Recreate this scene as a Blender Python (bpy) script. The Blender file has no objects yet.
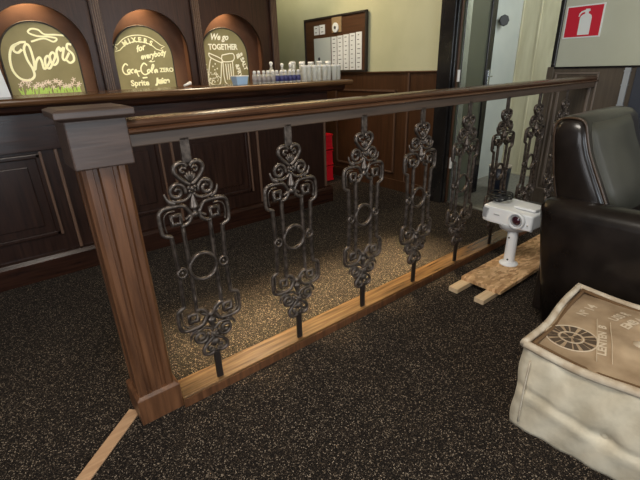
import bpy, bmesh, math, random
from mathutils import Vector, Matrix, Euler
random.seed(7)
PI = math.pi
SC = bpy.context.scene
COL = SC.collection

# ------------------------------------------------------------------ camera
F_PX, PITCH, ROLL, YAW = 411.2, 0.3962, -0.0336, 0.6633
cam_d = bpy.data.cameras.new('camera'); cam = bpy.data.objects.new('camera', cam_d); COL.objects.link(cam)
cam_d.sensor_fit = 'HORIZONTAL'; cam_d.sensor_width = 36; cam_d.lens = F_PX / 640 * 36
cam_d.clip_start = 0.02; cam_d.clip_end = 100
fw = Vector((math.sin(YAW) * math.cos(PITCH), math.cos(YAW) * math.cos(PITCH), -math.sin(PITCH)))
rt = Vector((math.cos(YAW), -math.sin(YAW), 0)); up = rt.cross(fw)
r2 = math.cos(ROLL) * rt + math.sin(ROLL) * up; u2 = -math.sin(ROLL) * rt + math.cos(ROLL) * up
M = Matrix((r2, u2, -fw)).transposed().to_4x4(); M.translation = Vector((-0.4558, -1.2193, 1.1064))
cam.matrix_world = M
SC.camera = cam

# ------------------------------------------------------------------ world, daylight, exposure
w = bpy.data.worlds.new('room_daylight'); SC.world = w; w.use_nodes = True
w.node_tree.nodes['Background'].inputs[0].default_value = (0.80, 0.90, 1.0, 1)
w.node_tree.nodes['Background'].inputs[1].default_value = 0.06
SC.view_settings.view_transform = 'Standard'; SC.view_settings.look = 'None'
SC.view_settings.exposure = 0.0; SC.view_settings.gamma = 1.0; SC.view_settings.use_curve_mapping = False

def area(name, loc, target, sx, sy, power, color):
    d = bpy.data.lights.new(name, 'AREA'); d.shape = 'RECTANGLE'; d.size = sx; d.size_y = sy
    d.energy = power; d.color = color
    o = bpy.data.objects.new(name, d); COL.objects.link(o); o.location = loc
    o.rotation_euler = (Vector(target) - Vector(loc)).to_track_quat('-Z', 'Y').to_euler()
    return o
COOL = (0.82, 0.92, 1.0); WARM = (1.0, 0.66, 0.32); NEUT = (1.0, 0.90, 0.76)
area('window_light_left', (-3.6, -1.6, 1.7), (0.3, 0.2, 0.6), 2.4, 1.5, 58, (0.95, 0.97, 1.0))
area('glass_door_light', (-0.35, -4.4, 1.15), (-0.1, 1.5, 0.85), 1.3, 2.0, 60, COOL)
area('window_light_rear', (2.6, -4.4, 1.7), (1.0, -0.6, 0.4), 2.0, 1.6, 60, (0.95, 0.97, 1.0))
area('vestibule_daylight', (3.35, -0.45, 2.2), (3.5, 0.95, 0.7), 0.5, 1.0, 20, (0.92, 0.98, 1.0))
area('ceiling_lamp_wall', (1.5, 2.3, 2.72), (2.3, 2.0, 1.4), 0.5, 0.5, 30, (1.0, 0.90, 0.66))
area('seating_fill_light', (-0.2, -0.9, 2.74), (1.3, -0.6, 0.1), 0.8, 0.8, 60, (1.0, 0.93, 0.82))  # unseen fill, placed and aimed to brighten the projector and ottoman
area('back_bar_lamp', (0.9, 2.30, 1.98), (0.7, 1.2, 0.9), 3.0, 0.06, 10, WARM)
board_fill = area('board_fill_light', (0.7, 0.9, 2.72), (0.72, 2.6, 1.15), 2.2, 0.2, 8, (1.0, 0.86, 0.58))  # unseen lamp added to lift the chalkboards and their lettering
board_fill.data.spread = math.radians(50)
rail_lamp = area('railing_downlight', (0.78, 0.86, 2.76), (0.78, 0.27, 0.0), 1.7, 0.42, 13, (1.0, 0.78, 0.46))
rail_lamp.data.spread = math.radians(12)

# ------------------------------------------------------------------ materials
def mat(name, base, rough=0.5, metal=0.0, spec=None, **kw):
    m = bpy.data.materials.new(name); m.use_nodes = True
    b = m.node_tree.nodes['Principled BSDF']
    b.inputs['Base Color'].default_value = (*base, 1); b.inputs['Roughness'].default_value = rough
    b.inputs['Metallic'].default_value = metal
    if spec is not None: b.inputs['Specular IOR Level'].default_value = spec
    for k, v in kw.items(): b.inputs[k.replace('_', ' ')].default_value = v
    return m
def noise_col(m, c1, c2, scale=(8, 8, 8), nscale=4.0, detail=5, bump=0.0, dist=0.002, lo=0.35, hi=0.65, rv=None, coord='Object'):
    nt = m.node_tree; N = nt.nodes; L = nt.links; b = N['Principled BSDF']
    tc = N.new('ShaderNodeTexCoord'); mp = N.new('ShaderNodeMapping'); mp.inputs['Scale'].default_value = scale
    nz = N.new('ShaderNodeTexNoise'); nz.inputs['Scale'].default_value = nscale; nz.inputs['Detail'].default_value = detail
    cr = N.new('ShaderNodeValToRGB'); cr.color_ramp.elements[0].position = lo; cr.color_ramp.elements[1].position = hi
    cr.color_ramp.elements[0].color = (*c1, 1); cr.color_ramp.elements[1].color = (*c2, 1)
    L.new(tc.outputs[coord], mp.inputs['Vector']); L.new(mp.outputs[0], nz.inputs['Vector'])
    L.new(nz.outputs['Fac'], cr.inputs[0]); L.new(cr.outputs[0], b.inputs['Base Color'])
    if bump:
        bp = N.new('ShaderNodeBump'); bp.inputs['Strength'].default_value = bump; bp.inputs['Distance'].default_value = dist
        L.new(nz.outputs['Fac'], bp.inputs['Height']); L.new(bp.outputs[0], b.inputs['Normal'])
    if rv:
        mr = N.new('ShaderNodeMapRange'); mr.inputs['To Min'].default_value = rv[0]; mr.inputs['To Max'].default_value = rv[1]
        L.new(nz.outputs['Fac'], mr.inputs['Value']); L.new(mr.outputs[0], b.inputs['Roughness'])
    return m
def wood(name, c1, c2, rough=0.35, along='x', bump=0.25):
    s = {'x': (2, 30, 30), 'y': (30, 2, 30), 'z': (30, 30, 2)}[along]
    return noise_col(mat(name, c1, rough), c1, c2, s, 2.2, 6, bump, 0.0015, 0.3, 0.7)
mahog = wood('dark_mahogany', (0.014, 0.0055, 0.0034), (0.036, 0.0135, 0.0075), 0.25, 'x')
mahog.node_tree.nodes['Principled BSDF'].inputs['Specular IOR Level'].default_value = 0.32
mahog_z = wood('dark_mahogany_upright', (0.013, 0.0055, 0.0038), (0.032, 0.014, 0.009), 0.30, 'z')
mahog_z.node_tree.nodes['Principled BSDF'].inputs['Specular IOR Level'].default_value = 0.28
moulding = wood('moulding_glint_wood', (0.085, 0.045, 0.028), (0.15, 0.085, 0.055), 0.28, 'z', 0.1)  # paler brown carries the glint on the bar's moulding edges
rail_wood = wood('handrail_wood', (0.042, 0.018, 0.009), (0.095, 0.042, 0.020), 0.24, 'x')
rail_fillet = wood('rail_fillet_grey_lit', (0.060, 0.038, 0.026), (0.105, 0.068, 0.046), 0.42, 'x')  # greyer than the handrail: cool light on its face put into the colour
post_wood = wood('newel_wood', (0.070, 0.028, 0.012), (0.17, 0.072, 0.031), 0.38, 'z', 0.4)
block_wood = wood('newel_block_grey_lit', (0.040, 0.024, 0.018), (0.098, 0.062, 0.048), 0.38, 'x', 0.5)  # greyer than the post: cool front light put into the wood colour
sill_wood = wood('sill_oak', (0.060, 0.031, 0.012), (0.19, 0.105, 0.044), 0.24, 'x')
strip_wood = wood('pale_strip_wood', (0.42, 0.24, 0.13), (0.60, 0.37, 0.21), 0.5, 'x')
wains = wood('wainscot_wood', (0.045, 0.019, 0.008), (0.082, 0.035, 0.015), 0.38, 'z')
wains_grey = wood('wainscot_worn', (0.082, 0.062, 0.044), (0.115, 0.090, 0.065), 0.42, 'z')
bar_top_wood = wood('bar_top_wood', (0.075, 0.034, 0.014), (0.15, 0.07, 0.03), 0.20, 'x')
iron = noise_col(mat('cast_iron', (0.07, 0.055, 0.045), 0.33, 0.6), (0.052, 0.040, 0.033), (0.145, 0.115, 0.095), (1, 1, 1), 60, 3, 0.2, 0.001)
iron_dark = mat('dark_iron_strap', (0.03, 0.022, 0.018), 0.45, 0.4)
black_gloss = noise_col(mat('black_gloss_paint', (0.012, 0.011, 0.011), 0.16), (0.009, 0.008, 0.008), (0.02, 0.018, 0.017), (1, 1, 1), 6, 3, 0.3, 0.003)
black_plain = mat('black_plastic', (0.012, 0.012, 0.013), 0.45)
paint = noise_col(mat('olive_wall_paint', (0.5, 0.48, 0.30), 0.75), (0.46, 0.46, 0.29), (0.54, 0.53, 0.35), (1, 1, 1), 2.2, 5, 0.05, 0.002)
paint_right = noise_col(mat('pale_wall_paint', (0.5, 0.5, 0.42), 0.75), (0.47, 0.48, 0.37), (0.53, 0.54, 0.43), (1, 1, 1), 2.2, 5, 0.05, 0.002)
cream = noise_col(mat('cream_panel_paint', (0.5, 0.5, 0.38), 0.6), (0.50, 0.47, 0.32), (0.60, 0.57, 0.41), (1, 6, 1), 3, 4)
pale_blue = noise_col(mat('pale_blue_paint', (0.45, 0.52, 0.55), 0.5), (0.42, 0.45, 0.43), (0.52, 0.54, 0.50), (1, 1, 1), 2, 3)
door_glass = mat('dark_olive_glass', (0.10, 0.11, 0.08), 0.12, 0.0, 0.8)
steel = mat('bright_steel', (0.65, 0.70, 0.74), 0.25, 0.9)
white_metal = mat('white_enamel', (0.72, 0.72, 0.70), 0.4)
ceil_m = mat('ceiling_plaster', (0.42, 0.40, 0.34), 0.9)
niche_m = noise_col(mat('terracotta_niche_paint', (0.30, 0.15, 0.09), 0.6), (0.11, 0.052, 0.030), (0.17, 0.082, 0.047), (1, 1, 1), 5, 4)
board_m = noise_col(mat('olive_chalkboard', (0.16, 0.14, 0.075), 0.6), (0.19, 0.165, 0.075), (0.25, 0.22, 0.11), (1, 1, 1), 5, 4)
board_edge = mat('board_edge', (0.02, 0.013, 0.009), 0.6)
chalk = mat('cream_chalk', (0.90, 0.88, 0.62), 0.9)
chalk_w = mat('white_chalk', (0.86, 0.84, 0.74), 0.9)
chalk_green = mat('green_chalk', (0.42, 0.62, 0.14), 0.9)
chalk_pink = mat('pinkish_chalk', (0.80, 0.66, 0.58), 0.9)
paper = noise_col(mat('white_paper', (0.75, 0.76, 0.76), 0.8), (0.70, 0.72, 0.72), (0.80, 0.81, 0.81), (1, 1, 1), 5, 2)
ink = mat('printed_ink', (0.05, 0.05, 0.06), 0.8)
cardboard = mat('brown_cardboard', (0.30, 0.20, 0.10), 0.8)
leather = noise_col(mat('dark_brown_leather', (0.03, 0.02, 0.015), 0.36, spec=0.28), (0.008, 0.0055, 0.0045), (0.016, 0.011, 0.0085), (1, 1, 1), 9, 6, 0.25, 0.004, rv=(0.20, 0.42))
leather.node_tree.nodes['Principled BSDF'].inputs['Coat Weight'].default_value = 0.35
leather.node_tree.nodes['Principled BSDF'].inputs['Coat Roughness'].default_value = 0.16
leather_in = noise_col(mat('leather_inside_sheen', (0.055, 0.05, 0.038), 0.5, spec=0.4), (0.036, 0.034, 0.025), (0.055, 0.052, 0.039), (1, 1, 1), 5, 5, 0.15, 0.004, rv=(0.42, 0.55))  # olive grey is the reflected daylight on the leather, put into its colour
piping_m = mat('brown_leather_piping', (0.060, 0.035, 0.020), 0.3)  # lighter brown than the leather around it
canvas_s = noise_col(mat('canvas_side_window_lit', (0.47, 0.45, 0.38), 0.9), (0.56, 0.48, 0.345), (0.84, 0.74, 0.56), (1, 1, 1), 11, 8, 0.6, 0.008)  # same canvas as the top, painted paler for window light on the sides
canvas_t = noise_col(mat('canvas_top_warm_lit', (0.36, 0.26, 0.16), 0.85), (0.25, 0.165, 0.092), (0.48, 0.345, 0.215), (1, 1, 1), 7, 8, 0.5, 0.008)  # same canvas as the sides, painted browner for warm light from above
canvas_edge = noise_col(mat('canvas_edge', (0.55, 0.46, 0.34), 0.9), (0.40, 0.30, 0.20), (0.62, 0.54, 0.42), (1, 1, 1), 16, 4, 0.4, 0.004)
canvas_ink = mat('faded_cream_print', (0.62, 0.50, 0.36), 0.9)
emblem_dark = mat('dark_brown_print', (0.085, 0.055, 0.032), 0.9)
seam_m = mat('seam_shadow_thread', (0.13, 0.068, 0.026), 0.9)  # dark brown paints the shading beside the top's edge seam
proj_white = mat('projector_white', (0.88, 0.90, 0.92), 0.35)
proj_grey = mat('projector_grey', (0.42, 0.43, 0.45), 0.4)
lens_m = mat('projector_lens', (0.05, 0.012, 0.02), 0.05, 0.0, 1.0)
pine = wood('pine_slat', (0.62, 0.44, 0.26), (0.76, 0.58, 0.38), 0.6, 'x')
sign_red = mat('sign_red', (0.62, 0.012, 0.035), 0.45)
sign_white = mat('sign_white', (0.80, 0.82, 0.80), 0.45)
crate_red = mat('red_plastic', (0.75, 0.008, 0.020), 0.35)
tub_blue = mat('pale_blue_plastic', (0.40, 0.58, 0.78), 0.4)
cap_white = mat('white_cap', (0.82, 0.80, 0.76), 0.4)
label_navy = mat('navy_label', (0.05, 0.05, 0.16), 0.5)
label_grey = mat('grey_label', (0.34, 0.30, 0.28), 0.5)
glass = mat('lamp_whitened_glass', (0.98, 0.98, 0.91), 0.08, Transmission_Weight=0.62, IOR=1.45, Alpha=1.0)  # whitish base and cut transmission stand for lamplight caught in clear glass
vest_floor = noise_col(mat('vestibule_mat', (0.10, 0.10, 0.085), 0.8), (0.15, 0.145, 0.12), (0.22, 0.21, 0.175), (1, 1, 1), 40, 3)
thresh_m = mat('metal_threshold', (0.45, 0.42, 0.36), 0.35, 0.8)
lamp_m = mat('lamp_glow', (1, 0.8, 0.5), 0.4, Emission_Color=(1.0, 0.75, 0.42, 1), Emission_Strength=6.0)

# looped carpet: dark brown with pale flecks
carpet = mat('flecked_carpet', (0.02, 0.015, 0.012), 0.9)
nt = carpet.node_tree; N = nt.nodes; L = nt.links; b = N['Principled BSDF']; b.inputs['Specular IOR Level'].default_value = 0.25
tc = N.new('ShaderNodeTexCoord')
v = N.new('ShaderNodeTexVoronoi'); v.inputs['Scale'].default_value = 330; L.new(tc.outputs['Object'], v.inputs['Vector'])
cr = N.new('ShaderNodeValToRGB'); e = cr.color_ramp; e.interpolation = 'LINEAR'
e.elements[0].position = 0.0; e.elements[0].color = (0.006, 0.0038, 0.0025, 1)
e.elements[1].position = 1.0; e.elements[1].color = (0.36, 0.28, 0.205, 1)
for p, c in ((0.40, (0.008, 0.005, 0.0034)), (0.68, (0.021, 0.014, 0.0095)), (0.90, (0.070, 0.050, 0.034))):
    q = e.elements.new(p); q.color = (*c, 1)
sp = N.new('ShaderNodeSeparateColor'); L.new(v.outputs['Color'], sp.inputs[0]); L.new(sp.outputs[0], cr.inputs[0])
nz = N.new('ShaderNodeTexNoise'); nz.inputs['Scale'].default_value = 1.4; nz.inputs['Detail'].default_value = 4; L.new(tc.outputs['Object'], nz.inputs['Vector'])
mr = N.new('ShaderNodeMapRange'); mr.inputs['To Min'].default_value = 0.7; mr.inputs['To Max'].default_value = 1.3; L.new(nz.outputs['Fac'], mr.inputs['Value'])
mx = N.new('ShaderNodeVectorMath'); mx.operation = 'SCALE'; L.new(cr.outputs[0], mx.inputs[0]); L.new(mr.outputs[0], mx.inputs['Scale'])
L.new(mx.outputs[0], b.inputs['Base Color'])
bp = N.new('ShaderNodeBump'); bp.inputs['Strength'].default_value = 0.8; bp.inputs['Distance'].default_value = 0.004
L.new(v.outputs['Distance'], bp.inputs['Height']); L.new(bp.outputs[0], b.inputs['Normal'])

# OSB board
osb = mat('osb_strands', (0.5, 0.33, 0.18), 0.6)
nt = osb.node_tree; N = nt.nodes; L = nt.links; b = N['Principled BSDF']
tc = N.new('ShaderNodeTexCoord'); mp = N.new('ShaderNodeMapping'); mp.inputs['Scale'].default_value = (1, 2.4, 1); mp.inputs['Rotation'].default_value = (0, 0, 0.4)
v = N.new('ShaderNodeTexVoronoi'); v.inputs['Scale'].default_value = 34; L.new(tc.outputs['Object'], mp.inputs[0]); L.new(mp.outputs[0], v.inputs['Vector'])
cr = N.new('ShaderNodeValToRGB'); e = cr.color_ramp; e.elements[0].color = (0.38, 0.20, 0.085, 1); e.elements[1].color = (0.82, 0.56, 0.32, 1)
q = e.elements.new(0.5); q.color = (0.62, 0.38, 0.19, 1)
sp = N.new('ShaderNodeSeparateColor'); L.new(v.outputs['Color'], sp.inputs[0]); L.new(sp.outputs[0], cr.inputs[0]); L.new(cr.outputs[0], b.inputs['Base Color'])

# ------------------------------------------------------------------ mesh helpers
class MB:
    def __init__(s): s.v = []; s.f = []
    def add(s, vs, fs):
        n = len(s.v); s.v += [tuple(p) for p in vs]; s.f += [tuple(i + n for i in f) for f in fs]; return s
    def box(s, x0, x1, y0, y1, z0, z1):
        vs = [(x, y, z) for z in (z0, z1) for (x, y) in ((x0, y0), (x1, y0), (x1, y1), (x0, y1))]
        return s.add(vs, [(3, 2, 1, 0), (4, 5, 6, 7), (0, 1, 5, 4), (1, 2, 6, 5), (2, 3, 7, 6), (3, 0, 4, 7)])
    def prism(s, pts, fn, a, c):
        """outline pts (u,v) swept from a to c; fn(u,v,t)->xyz"""
        n = len(pts); vs = [fn(u, v, a) for u, v in pts] + [fn(u, v, c) for u, v in pts]
        fs = [tuple(range(n))[::-1], tuple(range(n, 2 * n))] + [(i, (i + 1) % n, n + (i + 1) % n, n + i) for i in range(n)]
        return s.add(vs, fs)
    def ext_x(s, pts, x0, x1): return s.prism(pts, lambda u, v, t: (t, u, v), x0, x1)
    def ext_y(s, pts, y0, y1): return s.prism(pts, lambda u, v, t: (u, t, v), y1, y0)
    def ext_z(s, pts, z0, z1): return s.prism(pts, lambda u, v, t: (u, v, t), z0, z1)
    def tube(s, pts, r, n=6, closed=False, ry=None, taper=None):
        pts = [Vector(p) for p in pts]; m = len(pts); rings = []; up0 = None
        for i, p in enumerate(pts):
            a = pts[(i - 1) % m] if (closed or i > 0) else p; c = pts[(i + 1) % m] if (closed or i < m - 1) else p
            t = (c - a).normalized()
            if up0 is None:
                up0 = Vector((0, 1, 0)) if abs(t.y) < 0.8 else Vector((0, 0, 1))
            u = (up0 - t * up0.dot(t)).normalized(); w_ = t.cross(u); up0 = u if abs(t.y) >= .8 or True else up0
            rr = r if taper is None else r * taper(i / (m - 1)); ra = (ry if ry else r) * (1 if taper is None else taper(i / (m - 1)))
            rings.append([p + u * ra * math.sin(2 * PI * k / n) + w_ * rr * math.cos(2 * PI * k / n) for k in range(n)])
        vs = [q for rg in rings for q in rg]; fs = []
        for i in range(m if closed else m - 1):
            j = (i + 1) % m
            for k in range(n): fs.append((i * n + k, i * n + (k + 1) % n, j * n + (k + 1) % n, j * n + k))
        if not closed: fs += [tuple(range(n))[::-1], tuple((m - 1) * n + k for k in range(n))]
        return s.add(vs, fs)
    def lathe(s, prof, c=(0, 0, 0), n=20, axis='z'):
        def P(r, h, a):
            u, v_ = r * math.cos(a), r * math.sin(a)
            q = {'z': (u, v_, h), 'y': (u, h, v_), 'x': (h, u, v_)}[axis]
            return (q[0] + c[0], q[1] + c[1], q[2] + c[2])
        m = len(prof); vs = [P(r, h, 2 * PI * k / n) for r, h in prof for k in range(n)]; fs = []
        for i in range(m - 1):
            for k in range(n): fs.append((i * n + k, i * n + (k + 1) % n, (i + 1) * n + (k + 1) % n, (i + 1) * n + k))
        if prof[0][0] > 1e-6: fs.append(tuple(range(n))[::-1])
        if prof[-1][0] > 1e-6: fs.append(tuple((m - 1) * n + k for k in range(n)))
        return s.add(vs, fs)
    def ball(s, c, r, n=8, sy=1.0):
        prof = [(max(1e-7, r * math.sin(PI * i / n)), -r * math.cos(PI * i / n)) for i in range(n + 1)]
        k0 = len(s.v); s.lathe(prof, (0, 0, 0), n + 2)
        s.v[k0:] = [(c[0] + x, c[1] + y * sy, c[2] + z) for x, y, z in s.v[k0:]]
        return s
    def move(s, fn): s.v = [tuple(fn(*p)) for p in s.v]; return s
    def build(s, name, m, parent=None, smooth=False, bevel=0, loc=None, seg=2):
        me = bpy.data.meshes.new(name); me.from_pydata(s.v, [], s.f); me.update()
        bm = bmesh.new(); bm.from_mesh(me); bmesh.ops.remove_doubles(bm, verts=bm.verts, dist=1e-6)
        bmesh.ops.recalc_face_normals(bm, faces=bm.faces); bm.to_mesh(me); bm.free()
        if m is not None: me.materials.append(m)
        if smooth:
            for p in me.polygons: p.use_smooth = True
        o = bpy.data.objects.new(name, me); COL.objects.link(o)
        if loc: o.location = loc
        if parent: o.parent = parent
        if bevel:
            md = o.modifiers.new('bevel', 'BEVEL'); md.width = bevel; md.segments = seg; md.limit_method = 'ANGLE'; md.angle_limit = 0.6
        return o
def box(x0, x1, y0, y1, z0, z1): return MB().box(x0, x1, y0, y1, z0, z1)
def tag(o, label, cat, group=None, kind=None):
    o['label'] = label; o['category'] = cat
    if group: o['group'] = group
    if kind: o['kind'] = kind
    return o
def thing(name, label, cat, loc=(0, 0, 0), rz=0, group=None):
    o = bpy.data.objects.new(name, None); COL.objects.link(o); o.empty_display_size = 0.1
    o.location = loc; o.rotation_euler = (0, 0, rz)
    return tag(o, label, cat, group)
def struct(o, label=None, cat=None):
    o['kind'] = 'structure'
    if label: o['label'] = label; o['category'] = cat
    return o
def copy_tree(o, parent=None):
    c = o.copy(); COL.objects.link(c); c.parent = parent
    for ch in [x for x in list(bpy.data.objects) if x.parent == o]: copy_tree(ch, c)
    return c
def bez(pts, n=6, closed=False):
    """Catmull-Rom smoothing of a 2-D or 3-D polyline"""
    P = [Vector(p) for p in pts]; m = len(P); out = []
    rng = range(m if closed else m - 1)
    for i in rng:
        p0 = P[(i - 1) % m] if (closed or i > 0) else P[i]; p1 = P[i]; p2 = P[(i + 1) % m]
        p3 = P[(i + 2) % m] if (closed or i + 2 < m) else p2
        for k in range(n):
            t = k / n
            out.append(0.5 * ((2 * p1) + (p2 - p0) * t + (2 * p0 - 5 * p1 + 4 * p2 - p3) * t * t + (3 * p1 - p0 - 3 * p2 + p3) * t ** 3))
    if not closed: out.append(P[-1])
    return out
def text_mb(body, size, fn, shear=0.0, bold=0.0, align='CENTER', thick=0.0005):
    """writing as mesh; fn maps (u, v, depth) to xyz"""
    cu = bpy.data.curves.new('tmp', 'FONT'); cu.body = body; cu.size = size; cu.shear = shear; cu.offset = bold
    cu.align_x = align; cu.align_y = 'CENTER'; cu.extrude = thick; cu.resolution_u = 3
    o = bpy.data.objects.new('tmp', cu); COL.objects.link(o)
    dg = bpy.context.evaluated_depsgraph_get(); dg.update()
    me = bpy.data.meshes.new_from_object(o.evaluated_get(dg))
    mb = MB(); mb.add([fn(v.co.x, v.co.y, v.co.z) for v in me.vertices], [tuple(p.vertices) for p in me.polygons])
    bpy.data.objects.remove(o); bpy.data.curves.remove(cu); bpy.data.meshes.remove(me)
    return mb
def merge(*ms):
    r = MB()
    for m in ms: r.add(m.v, m.f)
    return r

# ------------------------------------------------------------------ the setting
WH = 2.8
struct(box(-4.0, 2.52, -4.6, 3.3, -0.05, 0.0).build('floor', carpet))
struct(box(2.52, 4.0, -4.6, 1.12, -0.05, 0.0).build('floor', vest_floor))
struct(box(-4.0, 4.0, -4.6, 3.4, WH, WH + 0.05).build('ceiling', ceil_m))
struct(box(-4.0, 2.5, 3.3, 3.4, 0, WH).build('wall_rear', paint))
# wall with the notice board: paint above, wainscot below
X1 = 2.505
struct(box(X1, X1 + 0.12, 0.945, 3.4, 0, WH).build('wall_back', paint))
struct(box(X1 - 0.012, X1, 0.945, 3.3, 0.0, 1.045).build('trim_1', wains))
struct(box(X1 - 0.028, X1, 0.945, 3.3, 1.045, 1.06).build('trim_2', wains, bevel=0.004))
def panel_frame(mb, c, y0, y1, z0, z1, w=0.018, d=0.012, gap=0.0):
    x = c
    for (a, b_, e_, f_) in ((y0, y1, z0, z0 + w), (y0, y1, z1 - w, z1), (y0, y0 + w, z0, z1), (y1 - w, y1, z0, z1)):
        mb.box(x - d, x, a, b_, e_, f_)
pf = MB()
panel_frame(pf, X1 - 0.012, 1.38, 2.20, 0.155, 0.905); pf.box(X1 - 0.024, X1 - 0.012, 1.235, 1.253, 0.0, 1.045)
struct(pf.build('trim_3', moulding, bevel=0.003))
struct(box(X1 - 0.03, X1 - 0.012, 0.95, 3.3, 0, 0.10).build('baseboard_back', wains, bevel=0.004))
# vestibule
struct(box(X1 + 0.12, 3.92, 1.03, 1.12, 0, WH).build('wall_vestibule_left', pale_blue))
struct(box(3.84, 3.92, -1.6, 1.03, 0, WH).build('wall_vestibule_back', cream))
t3 = MB(); t3.box(3.832, 3.84, 0.845, 0.86, 0.03, WH); t3.box(3.828, 3.84, 1.015, 1.03, 0.0, WH); t3.box(3.83, 3.84, -1.6, 1.03, 0, 0.02)
struct(t3.build('trim_4', cream, bevel=0.003))
# right wall with the fire sign
X2 = 3.05
struct(box(X2, X2 + 0.12, -4.6, 0.30, 0, WH).build('wall_right', paint_right))
struct(box(X2 - 0.012, X2, -4.6, 0.30, 0, 1.045).build('trim_5', wains_grey))
struct(box(X2 - 0.026, X2, -4.6, 0.30, 1.045, 1.058).build('trim_6', black_gloss, bevel=0.003))
pf = MB(); panel_frame(pf, X2 - 0.012, 0.022, 0.7 - 0.45, 0.16, 0.972, 0.018, 0.014); panel_frame(pf, X2 - 0.012, -0.012, 0.285, 0.12, 1.018, 0.012, 0.010)
struct(pf.build('trim_7', mat('worn_grey_moulding', (0.19, 0.15, 0.12), 0.35), bevel=0.003))
struct(box(X2 - 0.02, X2 + 0.10, 0.30, 0.33, 1.058, WH).build('trim_8', black_gloss, bevel=0.004))
struct(box(X2 - 0.02, X2 + 0.10, 0.30, 0.35, 0, 1.058).build('trim_13', wains_grey, bevel=0.004))
st = MB(); st.box(X2 - 0.030, X2 - 0.012, -0.200, -0.166, 0.10, 1.044)
for zz in (0.80, 0.93, 1.02): st.box(X2 - 0.033, X2 - 0.012, -0.203, -0.163, zz, zz + 0.008)
struct(st.build('trim_9', mat('grey_edge_strip', (0.36, 0.38, 0.40), 0.35)))
struct(box(X2 - 0.045, X2 - 0.012, -1.1, -0.235, 0.0, 1.044).build('trim_10', mat('dark_slate_panel', (0.04, 0.045, 0.06), 0.4), bevel=0.004))
struct(box(2.505, 2.545, -0.6, 0.82, 0, 0.008).build('trim_11', thresh_m))
# glossy black door frame, hinges
fr = MB(); fr.box(2.44, 2.525, 0.80, 0.93, 0, WH); fr.box(2.46, 2.50, 0.85, 0.935, 0, WH); fr.box(2.46, 2.50, 0.785, 0.80, 0, WH)
door_frame = struct(fr.build('door_1', black_gloss, bevel=0.012, seg=3))
box(2.490, 2.512, 0.775, 0.80, 0, WH).build('door_stop', wains, door_frame, bevel=0.003)
hg = MB(); hg.lathe([(0.011, 0), (0.011, 0.085)], (2.500, 0.768, 0.975), 10); 
hg.build('door_hinge', cap_white, door_frame)
MB().lathe([(0.011, 0), (0.011, 0.09)], (2.500, 0.768, 0.30), 10).build('door_hinge', cap_white, door_frame)
# the leaf, swung open into the vestibule
leaf = struct(box(2.53, 2.94, 0.775, 0.80, 0.012, 2.72).build('door_2', door_glass), None)
box(2.532, 2.60, 0.766, 0.775, 0.012, 2.72).build('edge_strip', steel, leaf)
box(2.865, 2.935, 0.760, 0.776, 0.012, 2.72).build('door_stile', black_gloss, leaf, bevel=0.003)
lk = MB(); lk.box(2.885, 2.905, 0.748, 0.760, 0.93, 1.05); lk.tube([(2.895, 0.748, 1.0), (2.895, 0.72, 1.0), (2.85, 0.72, 1.0)], 0.007, 8)
lk.build('door_handle', steel, leaf, bevel=0.002)
oc = tag(MB().lathe([(0.012, 0.045), (0.012, 0.0), (0.048, 0), (0.048, -0.008), (0.043, -0.012)], (0, 0, 0), 8, 'y').build('wall_plate', black_plain, loc=(3.44, 0.985, 1.447)),
         'black octagonal plate high on the pale blue vestibule wall', 'wall plate')
oc.rotation_euler = (0, 0, math.radians(-32))

# ------------------------------------------------------------------ notice board and what is pinned to it
nb = tag(box(2.478, 2.503, 1.755, 2.665, 1.075, 1.56).build('notice_board', wood('board_brown', (0.060, 0.025, 0.010), (0.095, 0.04, 0.017), 0.45, 'y')),
         'brown wooden notice board on the olive wall above the wainscot', 'notice board')
fb = MB()
for (a, b_, c, d) in ((1.745, 2.675, 1.062, 1.078), (1.745, 2.675, 1.555, 1.572), (1.745, 1.762, 1.07, 1.565), (2.658, 2.675, 1.07, 1.565)): fb.box(2.466, 2.495, a, b_, c, d)
fb.build('frame', board_edge, nb, bevel=0.002)
XB = 2.4775
def sheet(name, y0, y1, z0, z1, label, cat, group=None, rows=0, m=paper, slots=False):
    o = tag(box(XB - 0.004, XB, y0, y1, z0, z1).build(name, m, bevel=0.001), label, cat, group)
    if rows:
        t = MB()
        for k in range(rows):
            z = z1 - (k + 0.6) * (z1 - z0) / (rows + 0.2); wd = (y1 - y0)
            t.box(XB - 0.0046, XB - 0.004, y0 + wd * random.uniform(.25, .5), y1 - wd * random.uniform(.2, .35), z - 0.003, z + 0.003)
        t.build('writing', ink, o)
    return o
sheet('paper_note', 2.435, 2.512, 1.417, 1.500, 'small white note at the top left of the notice board, left one of the pair', 'note', 'small notes', 2)
sheet('paper_note', 2.338, 2.422, 1.417, 1.504, 'small white note on the notice board, right one of the pair beside the cardboard square', 'note', 'small notes', 2)
big = sheet('paper_poster', 2.252, 2.520, 1.090, 1.385, 'large blank greyish sheet on the left half of the notice board', 'sheet', None, 0, mat('greyish_sheet', (0.50, 0.54, 0.52), 0.6))
MB().lathe([(0.018, -0.0045), (0.014, -0.006)], (XB, 2.44, 1.19), 12, 'x').build('dark_mark', ink, big)
cbd = tag(box(XB - 0.008, XB, 2.085, 2.225, 1.420, 1.552).build('cardboard_square', cardboard), 'brown cardboard square behind the round white dial on the notice board', 'cardboard')
dl = tag(MB().lathe([(0.043, 0), (0.043, -0.008), (0.040, -0.010)], (0, 0, 0), 24, 'x').build('dial', paper, loc=(XB - 0.0085, 2.165, 1.462)), 'round white dial with a dark centre pinned over the cardboard square', 'dial')
MB().lathe([(0.014, -0.010), (0.012, -0.016)], (0, 0, 0), 12, 'x').build('dial_centre', ink, dl)
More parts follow.
